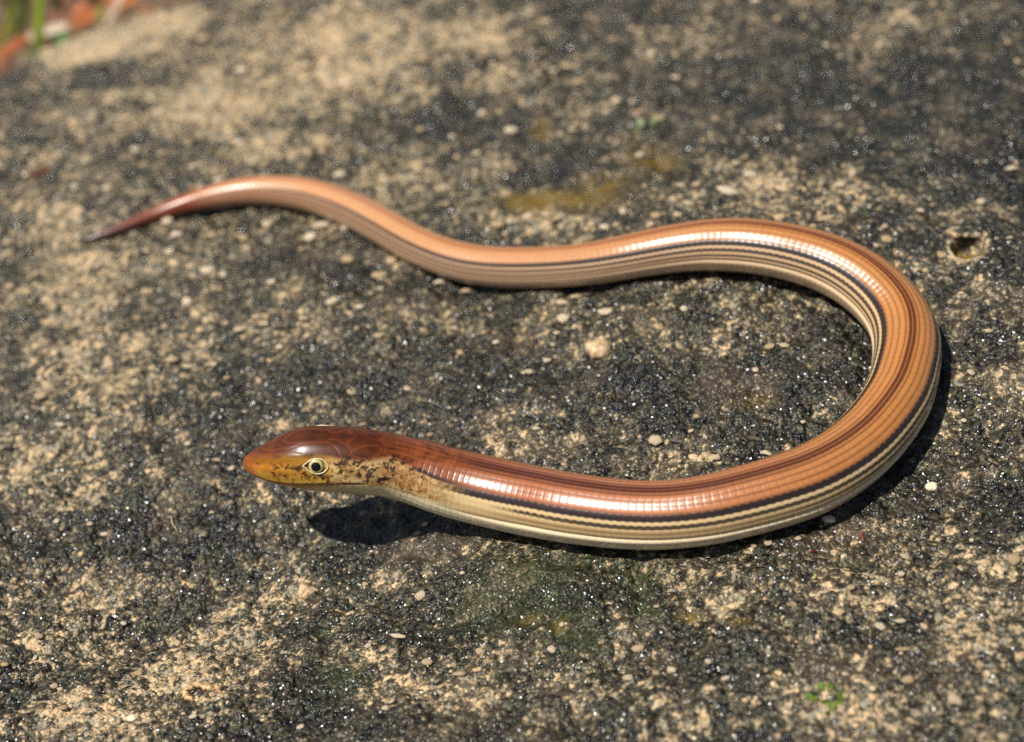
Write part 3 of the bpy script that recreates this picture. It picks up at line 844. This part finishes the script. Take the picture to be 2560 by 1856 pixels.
TRACED = [(1408, 796, 34, 28), (1516, 777, 45, 24), (1405, 749, 34, 16), (1439, 740, 26, 12), (1368, 896, 20, 14), (1323, 934, 25, 14), (1923, 877, 24, 20), (1959, 874, 24, 20), (1888, 928, 15, 13),
          (1741, 1036, 15, 13), (1914, 1129, 30, 15), (1340, 1082, 20, 12), (1640, 1104, 30, 26), (1790, 1141, 25, 18), (1392, 832, 17, 13), (1382, 860, 16, 13), (2426, 938, 22, 20), (2470, 830, 26, 12),
          (1993, 1358, 18, 12), (1920, 1369, 20, 14), (1871, 1382, 22, 10), (2272, 1690, 28, 22), (2385, 1752, 40, 25), (2203, 1562, 25, 22), (2254, 1551, 28, 14),
          (2261, 1615, 40, 15), (1958, 1398, 14, 10), (2535, 1402, 30, 25), (272, 912, 24, 20), (346, 933, 24, 16), (459, 944, 20, 16), (538, 932, 18, 14), (103, 994, 28, 22), (190, 962, 18, 14), (155, 1075, 22, 18),
          (470, 1113, 18, 15), (579, 1176, 14, 14), (312, 1719, 20, 10), (151, 1727, 15, 10), (89, 1650, 12, 14), (160, 1778, 24, 16), (912, 1459, 16, 12), (1051, 1490, 26, 22), (1069, 1656, 28, 18),
          (1149, 1689, 36, 16), (995, 1596, 36, 14), (1156, 1441, 12, 9), (1595, 1615, 30, 20), (1570, 1700, 26, 18), (1680, 1680, 22, 16), (1200, 1620, 20, 16), (1380, 1620, 24, 26), (1405, 1560, 14, 14),
          (2130, 435, 24, 22), (2215, 610, 26, 20), (2190, 620, 18, 16), (2355, 640, 28, 30), (2450, 510, 26, 18), (2525, 430, 30, 14), (2065, 545, 50, 16), (2210, 575, 18, 14),
          (1420, 160, 36, 22), (1385, 175, 22, 16), (1690, 190, 24, 18), (1240, 80, 40, 18), (1365, 55, 34, 18), (1100, 95, 50, 16), (1060, 160, 30, 30), (1180, 195, 22, 16), (1285, 190, 18, 14),
          (1630, 130, 20, 16), (1050, 320, 26, 18), (1280, 320, 36, 24), (1205, 280, 20, 16), (1130, 340, 18, 14), (1540, 255, 26, 20), (1580, 265, 18, 14), (1740, 470, 26, 18), (1820, 480, 50, 24), (1880, 440, 40, 22),
          (1695, 540, 22, 16), (1720, 515, 26, 16), (1640, 545, 24, 18), (1560, 520, 22, 18), (1480, 555, 22, 18), (1515, 570, 30, 22), (1390, 545, 26, 18), (1320, 540, 30, 24), (1245, 570, 30, 24), (1430, 580, 16, 14),
          (545, 445, 24, 20), (850, 440, 30, 18), (510, 95, 30, 24), (605, 180, 34, 20), (520, 260, 26, 20), (660, 270, 24, 24), (760, 175, 44, 20), (900, 20, 40, 20), (930, 110, 30, 20), (860, 200, 40, 20), (340, 370, 26, 22),
          (270, 475, 24, 18), (360, 405, 26, 18), (215, 405, 22, 16), (600, 345, 22, 22), (800, 370, 40, 18), (700, 40, 24, 18), (420, 560, 26, 20), (530, 590, 22, 20), (668, 575, 24, 22), (775, 590, 30, 24),
          (800, 565, 50, 24), (865, 580, 26, 18), (610, 600, 20, 18), (440, 600, 34, 24), (425, 640, 26, 18), (870, 650, 30, 22), (950, 690, 40, 28), (980, 660, 26, 18), (1100, 700, 40, 16), (1165, 720, 30, 16),
          (370, 735, 34, 20), (470, 770, 30, 24), (520, 680, 40, 26), (680, 715, 22, 18), (460, 850, 20, 18), (430, 900, 30, 20), (550, 730, 18, 16), (290, 765, 18, 18), (640, 790, 20, 14), (600, 820, 34, 16), (760, 800, 24, 18),
          (830, 760, 30, 18), (900, 780, 22, 14), (700, 880, 20, 16), (950, 850, 20, 14), (1060, 830, 22, 12), (1150, 890, 18, 14), (1240, 860, 16, 14)]
for (a, b, c, d) in TRACED: grain(a, b, c, d)
BODYPX = np.array([(q[0], q[1], q[2]) for q in PATH])
def near_body(px, py):
    return bool(np.any(np.hypot(BODYPX[:, 0] - px, BODYPX[:, 1] - py) < BODYPX[:, 2] * 1.25))
cnt = len(TRACED)
while cnt < 292:
    px, py = random.uniform(0, 2560), random.uniform(0, 1856)
    z = 0.30 + float(zone_sum(TANZ, np.array([px]), np.array([py]))[0] - zone_sum(DARKZ, np.array([px]), np.array([py]))[0])
    if px < 440 and py < 215 - px * 0.46: continue
    if near_body(px, py) or random.random() > 0.15 + z: continue
    w = random.uniform(11, 22)
    grain(px, py, w, w * random.uniform(.5, .85)); cnt += 1

# many smaller grains: one mesh
def build_grit():
    vs, fs, cs = [], [], []
    count = 0
    base = np.array([(1, 0, 0), (0, 1, 0), (-1, 0, 0), (0, -1, 0), (0, 0, 1), (.7, .7, .3), (-.7, .7, .3), (-.7, -.7, .3), (.7, -.7, .3)], float)
    tri = [(4, 5, 6), (4, 6, 7), (4, 7, 8), (4, 8, 5), (0, 1, 5), (1, 6, 5), (1, 2, 6), (2, 7, 6), (2, 3, 7), (3, 8, 7), (3, 0, 8), (0, 5, 8)]
    n = 11000
    X = rng.uniform(-0.24, 0.24, n); Y = rng.uniform(0.13, 0.56, n)
    Z = big_height(X, Y); px, py = project(X, Y, Z)
    z = 0.22 + zone_sum(TANZ, px, py) - zone_sum(DARKZ, px, py) + 0.3 * fbm(X * 60, Y * 60, 41, 3)
    keep = rng.random(n) < 0.25 + 0.75 * np.clip(z, 0, 1)
    X, Y, Z, px, py, z = (q[keep] for q in (X, Y, Z, px, py, z))
    Z = Z + fine_height(X, Y, px, py)
    n = len(X)
    tint = rng.random(n)
    for i in range(n):
        s = rng.uniform(0.00016, 0.00046) if tint[i] < .93 else rng.uniform(.0004, .0007)
        a = rng.uniform(0, 6.28); ca, sa = math.cos(a), math.sin(a)
        sc = np.array([s, s * rng.uniform(.5, 1), s * rng.uniform(.5, .8)])
        v = base * sc * (1 + rng.uniform(-.25, .25, (9, 1)))
        v = np.stack([v[:, 0] * ca - v[:, 1] * sa, v[:, 0] * sa + v[:, 1] * ca, v[:, 2]], -1) + np.array([X[i], Y[i], Z[i] - s * .1])
        vs.append(v); fs += [tuple(k + 9 * i for k in t) for t in tri]
        t = tint[i]
        if t < .55: c = np.array((.42, .30, .165)) * rng.uniform(.6, 1.2)
        elif t < .72: c = np.array((.30, .18, .10)) * rng.uniform(.6, 1.2)
        elif t < .86: c = np.array((.58, .48, .34)) * rng.uniform(.7, 1.1)
        else: c = np.array((.10, .095, .085)) * rng.uniform(.5, 1.5)
        cs.append(np.repeat(c[None], 9, 0))
    me = mesh_np('grit', np.vstack(vs), np.array(fs), False)
    set_attr(me, 'tint', np.vstack(cs), 'FLOAT_COLOR')
    o = link_mesh('grit', me, attr_material('grit', 'tint', 0.55, 0.5, 2500, 0.0001), rock)
    tag(o, kind='stuff')
build_grit()

# overhanging flake over the pit, fossil ring, moss leaves
def lump(name, px, py, w, h, tall, mat, seed, parent=None, label=None, cat=None, lift=0.0, yaw=0.0, seg=14, rings=8, rough=.2):
    p = rock_at(px, py); s = px_size(p)
    me = pebble_mesh(name, seed, w / 2 * s, h / 2 * s / .72, tall, seg, rings, rough)
    me.materials.append(mat)
    o = bpy.data.objects.new(name, me); COL.objects.link(o)
    o.location = (p[0], p[1], p[2] + lift); o.rotation_euler[2] = yaw
    if parent: o.parent = parent
    if label: tag(o, label, cat)
    return o

flake = lump('flake', 2422, 583, 118, 36, 0.0007, M_ROCK, 61, rock, rough=.22)
flake.location.z = float(big_height(np.array(flake.location.x), np.array(flake.location.y))) + 0.0003
set_attr(flake.data, 'zone', np.full(len(flake.data.vertices), 0.75))
M_PEB = plain('tan_pebble', (0.26, 0.15, 0.05), (0.62, 0.48, 0.29), 700, 0.6)
M_CHIP = plain('cream_chip', (0.56, 0.45, 0.30), (0.74, 0.64, 0.47), 900, 0.55)
peb = lump('pebble', 1498, 873, 66, 48, 0.0017, M_PEB, 62, None, 'chunky tan and brown pebble lying alone inside the lizard\'s loop', 'pebble', lift=0.0006)
lump('stone_chip', 2331, 1208, 36, 20, 0.0008, M_CHIP, 63, None, 'bright cream stone chip on the dark rock just outside the lizard\'s widest bend', 'stone chip', lift=0.0002)
lump('stone_chip', 2073, 1298, 34, 18, 0.0006, M_CHIP, 64, None, 'pale cream stone chip close below the edge of the lizard\'s shadow', 'stone chip', lift=0.0002)
lump('stone_chip', 330, 1796, 32, 16, 0.0007, M_CHIP, 66, None, 'cream white stone chip lying near the ring shaped fossil', 'stone chip', lift=0.0002)

def fossil():
    p = rock_at(505, 1741); s = px_size(p)
    vs, fs = [], []; n = 40; tube = 8; r_ = random.Random(5)
    wob = [r_.uniform(-.16, .16) for _ in range(n)]; th = [r_.uniform(.5, 1.35) for _ in range(n)]
    for i in range(n):
        f = 2 * math.pi * i / n
        gap = 0.6 if 0.9 < f < 1.7 else 1.0
        c = np.array([math.cos(f) * 40 * s * (1 + wob[i]), math.sin(f) * 20 * s / .72 * (1 + wob[i]) * gap, 0.0002])
        d = np.array([math.cos(f), math.sin(f), 0]); t = 8.5 * s * th[i]
        for j in range(tube):
            g = 2 * math.pi * j / tube
            vs.append(p + c + d * math.cos(g) * t + np.array([0, 0, math.sin(g) * t * .9]))
    for i in range(n):
        for j in range(tube):
            fs.append((i * tube + j, ((i + 1) % n) * tube + j, ((i + 1) % n) * tube + (j + 1) % tube, i * tube + (j + 1) % tube))
    o = link_mesh('fossil_ring', mesh_np('fossil_ring', np.array(vs), np.array(fs)), plain('fossil', (0.30, 0.16, 0.06), (0.66, 0.44, 0.22), 1100, .6), rock)
    o['label'] = 'broken pale orange ring shaped fossil set in the rock'
fossil()

# ------------------------------------------------------------------ small plant bits
def leaf_mesh(name, pts, widths, normal_bend=0.0, mat=None, thick=0.00025, cup=0.15, n=5):
    """a blade along 3-D points with half widths; a thin closed solid with a folded cross section"""
    P = catmull(np.array(pts, float), 8); W = catmull(np.column_stack([widths, widths, widths]).astype(float), 8)[:, 0]
    k = len(P); T = np.gradient(P, axis=0); T /= np.linalg.norm(T, axis=1)[:, None]
    view = np.array([0.15, -0.75, 0.62])
    sdir = np.cross(T, view); sdir /= np.linalg.norm(sdir, axis=1)[:, None]
    nd = np.cross(sdir, T)
    vs, fs = [], []
    for layer in (0, 1):
        for i in range(k):
            for j in range(n):
                f = 2 * j / (n - 1) - 1
                vs.append(P[i] + sdir[i] * W[i] * f + nd[i] * (W[i] * cup * abs(f) + (thick if layer == 0 else -thick)))
    a = k * n
    for i in range(k - 1):
        for j in range(n - 1):
            q = i * n + j
            fs.append((q, q + 1, q + n + 1, q + n)); fs.append((a + q, a + q + n, a + q + n + 1, a + q + 1))
        fs.append((i * n, i * n + n, a + i * n + n, a + i * n))
        e = i * n + n - 1
        fs.append((e, a + e, a + e + n, e + n))
    for j in range(n - 1):
        fs.append((j, a + j, a + j + 1, j + 1)); q = (k - 1) * n + j
        fs.append((q, q + 1, a + q + 1, a + q))
    return mesh_np(name, np.array(vs), np.array(fs))

def at_depth(px, py, depth): return CAM + ray(px, py) * depth

M_GRASS = plain('grass_blade', (0.22, 0.36, 0.02), (0.40, 0.52, 0.05), 160, .45, .5, .3)
M_GRASS2 = plain('dull_grass', (0.07, 0.12, 0.02), (0.16, 0.20, 0.05), 160, .5, .5, .3)
M_GREEN = plain('green_leaf', (0.04, 0.16, 0.03), (0.09, 0.26, 0.05), 200, .4, .5, .2)
M_DEAD = plain('dead_leaf', (0.36, 0.09, 0.02), (0.62, 0.20, 0.05), 140, .6, .4, .2)
M_DEAD2 = plain('brown_leaf', (0.12, 0.045, 0.02), (0.26, 0.11, 0.05), 140, .6, .4, .1)
M_STRAW = plain('dry_straw', (0.40, 0.29, 0.19), (0.58, 0.46, 0.33), 200, .55)
M_YEL = plain('yellowing_leaf', (0.24, 0.19, 0.03), (0.36, 0.28, 0.06), 200, .5, .5, .2)

def blade(name, label, cat, pix, depths, wpx, mat, group=None, cup=.15):
    pts = [at_depth(x, y, d) for (x, y), d in zip(pix, depths)]
    base = pts[0]
    ws = [w * d / FPX / 2 for w, d in zip(wpx, depths)]
    me = leaf_mesh(name, [p - base for p in pts], ws, mat=mat, cup=cup)
    o = link_mesh(name, me, mat); o.location = base
    return tag(o, label, cat, group)

G = 'grass growing beside the rock'
blade('grass_blade', 'broad bright green grass blade standing upright behind the rock edge', 'grass', [(88, 158), (96, 120), (98, 60), (99, -40)], [.58, .575, .57, .565], [16, 24, 24, 18], M_GRASS, G)
blade('grass_blade', 'thin light green grass blade leaning over brown leaves by the rock', 'grass', [(2, 118), (14, 85), (29, 35), (40, -30)], [.60, .595, .59, .58], [8, 10, 9, 6], M_GRASS, G)
blade('grass_blade', 'dull green wide grass blade behind the bright upright one', 'grass', [(46, 110), (52, 60), (58, 0), (62, -60)], [.66, .655, .65, .64], [20, 30, 30, 22], M_GRASS2, G)
blade('grass_blade', 'short yellow green grass blade bent along the rock rim', 'grass', [(50, 172), (66, 150), (88, 128), (100, 108)], [.56, .56, .562, .565], [8, 16, 16, 6], M_GRASS2, G)
blade('grass_blade', 'dark green narrow grass blade rising behind orange leaf litter', 'grass', [(150, 60), (146, 30), (140, -10), (134, -50)], [.66, .655, .65, .64], [14, 22, 22, 14], M_GRASS2, G)
blade('leaf', 'small emerald green leaf tucked against the rock rim', 'leaf', [(128, 106), (142, 100), (156, 95), (170, 90)], [.575, .575, .575, .575], [6, 30, 28, 6], M_GREEN)
blade('dead_leaf', 'bright orange dead leaf curled behind the rock rim', 'leaf', [(180, 66), (200, 50), (222, 34), (236, 22)], [.61, .61, .61, .61], [10, 44, 50, 12], M_DEAD)
blade('dead_leaf', 'deep rust red dead leaf at the top of the litter', 'leaf', [(150, 30), (175, 14), (200, 0), (225, -20)], [.66, .66, .66, .66], [10, 60, 64, 20], M_DEAD2)
blade('dead_leaf', 'long orange brown leaf strip sloping down to the rock', 'leaf', [(-10, 148), (20, 126), (52, 104), (84, 86)], [.585, .585, .585, .585], [22, 26, 22, 8], M_DEAD)
blade('dead_leaf', 'dark brown dead leaf under the thin grass blade', 'leaf', [(20, 70), (45, 55), (70, 48), (90, 52)], [.68, .68, .68, .68], [12, 60, 60, 12], M_DEAD2)
blade('dead_leaf', 'purplish brown leaf lying low at the rock corner', 'leaf', [(-14, 205), (0, 180), (12, 165), (26, 150)], [.56, .56, .56, .56], [20, 40, 36, 10], M_DEAD2)
blade('leaf', 'small yellowing leaf beside the orange dead leaf', 'leaf', [(236, 52), (246, 40), (254, 26), (258, 12)], [.61, .61, .61, .61], [6, 28, 26, 6], M_YEL)
blade('straw', 'pale flat straw lying across the litter beyond the rock', 'straw', [(70, 98), (100, 84), (135, 74), (172, 64)], [.58, .58, .58, .58], [14, 22, 24, 16], M_STRAW, cup=.3)
blade('straw', 'pinkish dry stalk standing at the rock rim', 'straw', [(264, 62), (276, 40), (292, 14), (308, -20)], [.60, .60, .60, .60], [14, 16, 16, 14], M_STRAW, cup=.5)

blade('dead_leaf', 'crumpled rust leaf lying beneath the pinkish dry stalk', 'leaf', [(268, 22), (290, 10), (318, -2), (350, -20)], [.64, .64, .64, .64], [10, 36, 40, 20], M_DEAD)
blade('dead_leaf', 'pale tan dead leaf in the corner behind the grass', 'leaf', [(-10, 40), (10, 22), (34, 8), (60, -12)], [.72, .72, .72, .72], [14, 46, 50, 16], M_STRAW)
blade('dead_leaf', 'chestnut brown leaf filling the gap between straw and orange leaf', 'leaf', [(104, 66), (124, 52), (148, 44), (170, 40)], [.65, .65, .65, .65], [10, 40, 40, 10], M_DEAD2)
blade('dead_leaf', 'small brown leaf wedged beneath the emerald leaf', 'leaf', [(96, 128), (112, 118), (128, 112), (146, 108)], [.59, .59, .59, .59], [8, 26, 24, 8], M_DEAD2)
blade('grass_blade', 'slender fresh green blade crossing the tan dead leaf', 'grass', [(20, 96), (24, 60), (20, 20), (10, -30)], [.64, .635, .63, .62], [8, 13, 12, 7], M_GRASS, G)
blade('grass_blade', 'olive green blade arching above the yellowing leaf', 'grass', [(262, 44), (252, 20), (238, 2), (220, -20)], [.65, .645, .64, .63], [10, 20, 18, 8], M_GRASS2, G)
# rust scrap on the rock, red slivers, moss sprig, fibre
def lying(name, label, cat, pix, wpx, mat, up=0.0004, group=None, cup=.2):
    pts = []; ws = []
    for (x, y), w in zip(pix, wpx):
        p = rock_at(x, y); pts.append(p + np.array([0, 0, up])); ws.append(w * px_size(p) / 2)
    base = pts[0]
    me = leaf_mesh(name, [p - base for p in pts], ws, cup=cup, thick=0.00012)
    o = link_mesh(name, me, mat); o.location = base
    return tag(o, label, cat, group)
lying('leaf_scrap', 'small rust red leaf scrap lying on the tan part of the rock', 'leaf scrap', [(76, 446), (88, 440), (104, 430), (124, 418)], [6, 18, 16, 8], M_DEAD2, .0008)
M_RED = plain('red_sliver', (0.10, 0.012, 0.01), (0.2, 0.03, 0.025), 900, .4)
lying('plant_sliver', 'dark red plant sliver on rock beside a tan patch', 'plant sliver', [(2150, 1328), (2154, 1334), (2158, 1340), (2162, 1347)], [3, 6, 6, 3], M_RED, .0004)
lying('plant_sliver', 'dark red plant sliver on rock amid small cream grains', 'plant sliver', [(2024, 1386), (2030, 1384), (2036, 1381), (2042, 1380)], [3, 6, 6, 3], M_RED, .0004)
M_FIB = plain('fibre', (0.3, 0.22, 0.1), (0.5, 0.4, 0.2), 900, .4)
lying('plant_fibre', 'thin yellowish plant fibre lying on the rock below the snout', 'plant fibre', [(428, 1294), (431, 1308), (438, 1318), (444, 1332)], [1.6, 2.2, 2.2, 1.4], M_FIB, .0005)

def sprig(px, py, label, spots, mat):
    p = rock_at(px, py); s = px_size(p)
    root = empty('moss_sprig', tuple(p)); tag(root, label, 'moss')
    for (dx, dy, w, a) in spots:
        q = rock_at(px + dx, py + dy) - p
        w = w * 1.15
        d = np.array([math.cos(a), math.sin(a), 0.55]) * w * s
        me = leaf_mesh('leaflet', [q, q + d * .33, q + d * .7, q + d], [w * s * .18, w * s * .42, w * s * .38, w * s * .05], cup=.35, thick=.00006)
        link_mesh('leaflet', me, mat, root)
M_MOSS = plain('moss_leaf', (0.07, 0.14, 0.012), (0.19, 0.28, 0.04), 700, .4, .5, .3)
sprig(2075, 1748, 'tiny bright green moss sprig growing on the rock', [(-44, -4, 16, 2.4), (-38, 2, 14, 1.2), (-20, -28, 18, 1.8), (-6, -30, 16, .6), (28, -12, 18, 1.0), (34, -4, 16, 2.6), (8, 26, 18, 2.0), (0, 34, 14, 3.6), (14, 4, 14, .2), (-4, 2, 12, 2.9)], M_MOSS)
M_LICH = plain('pale_lichen', (0.14, 0.17, 0.07), (0.30, 0.34, 0.18), 700, .6, .4, .1)
sprig(1622, 312, 'pale green lichen tuft beside the mustard stain', [(-14, 6, 18, 2.4), (6, -8, 16, 1.0), (-20, 16, 14, 3.2)], M_LICH)

# low dark moss film: short shoots in the damp hollows
def moss_film():
    vs, fs, cs = [], [], []
    n = 9000; px = rng.uniform(700, 1750, n); py = rng.uniform(1350, 1740, n)
    dens = np.clip(zone_sum(MOSSZ, px, py), 0, 1)
    keep = (rng.random(n) < dens * 0.5)
    px = px[keep]; py = py[keep]; i = 0
    for a, b in zip(px, py):
        p = on_plane(a, b, 0.0)
        d = ray(a, b); t = (p[1] - CAM[1]) / d[1]
        z = float(big_height(np.array(p[0]), np.array(p[1]))); p = on_plane(a, b, z)
        z = float(big_height(np.array(p[0]), np.array(p[1])))
        p = np.array([p[0], p[1], z + float(fine_height(np.array([p[0]]), np.array([p[1]]), np.array([a]), np.array([b]))[0])])
        an = rng.uniform(0, 6.28); h = rng.uniform(.0003, .0008); w = rng.uniform(.00005, .00011)
        dx = np.array([math.cos(an), math.sin(an), 0]) * w
        lean = np.array([rng.uniform(-1, 1), rng.uniform(-1, 1), 0]) * h * .6
        vs += [p - dx, p + dx, p + lean + np.array([0, 0, h]), p + np.array([-dx[1], dx[0], 0])]
        fs += [(i, i + 1, i + 2), (i + 1, i + 3, i + 2), (i + 3, i, i + 2)]
        c = np.array((.03, .05, .010)) * rng.uniform(.6, 2.0); cs += [c] * 4; i += 4
    me = mesh_np('moss', np.array(vs), np.array(fs))
    set_attr(me, 'tint', np.array(cs), 'FLOAT_COLOR')
    o = link_mesh('moss', me, attr_material('moss', 'tint', .4, .5), rock); tag(o, kind='stuff')
moss_film()
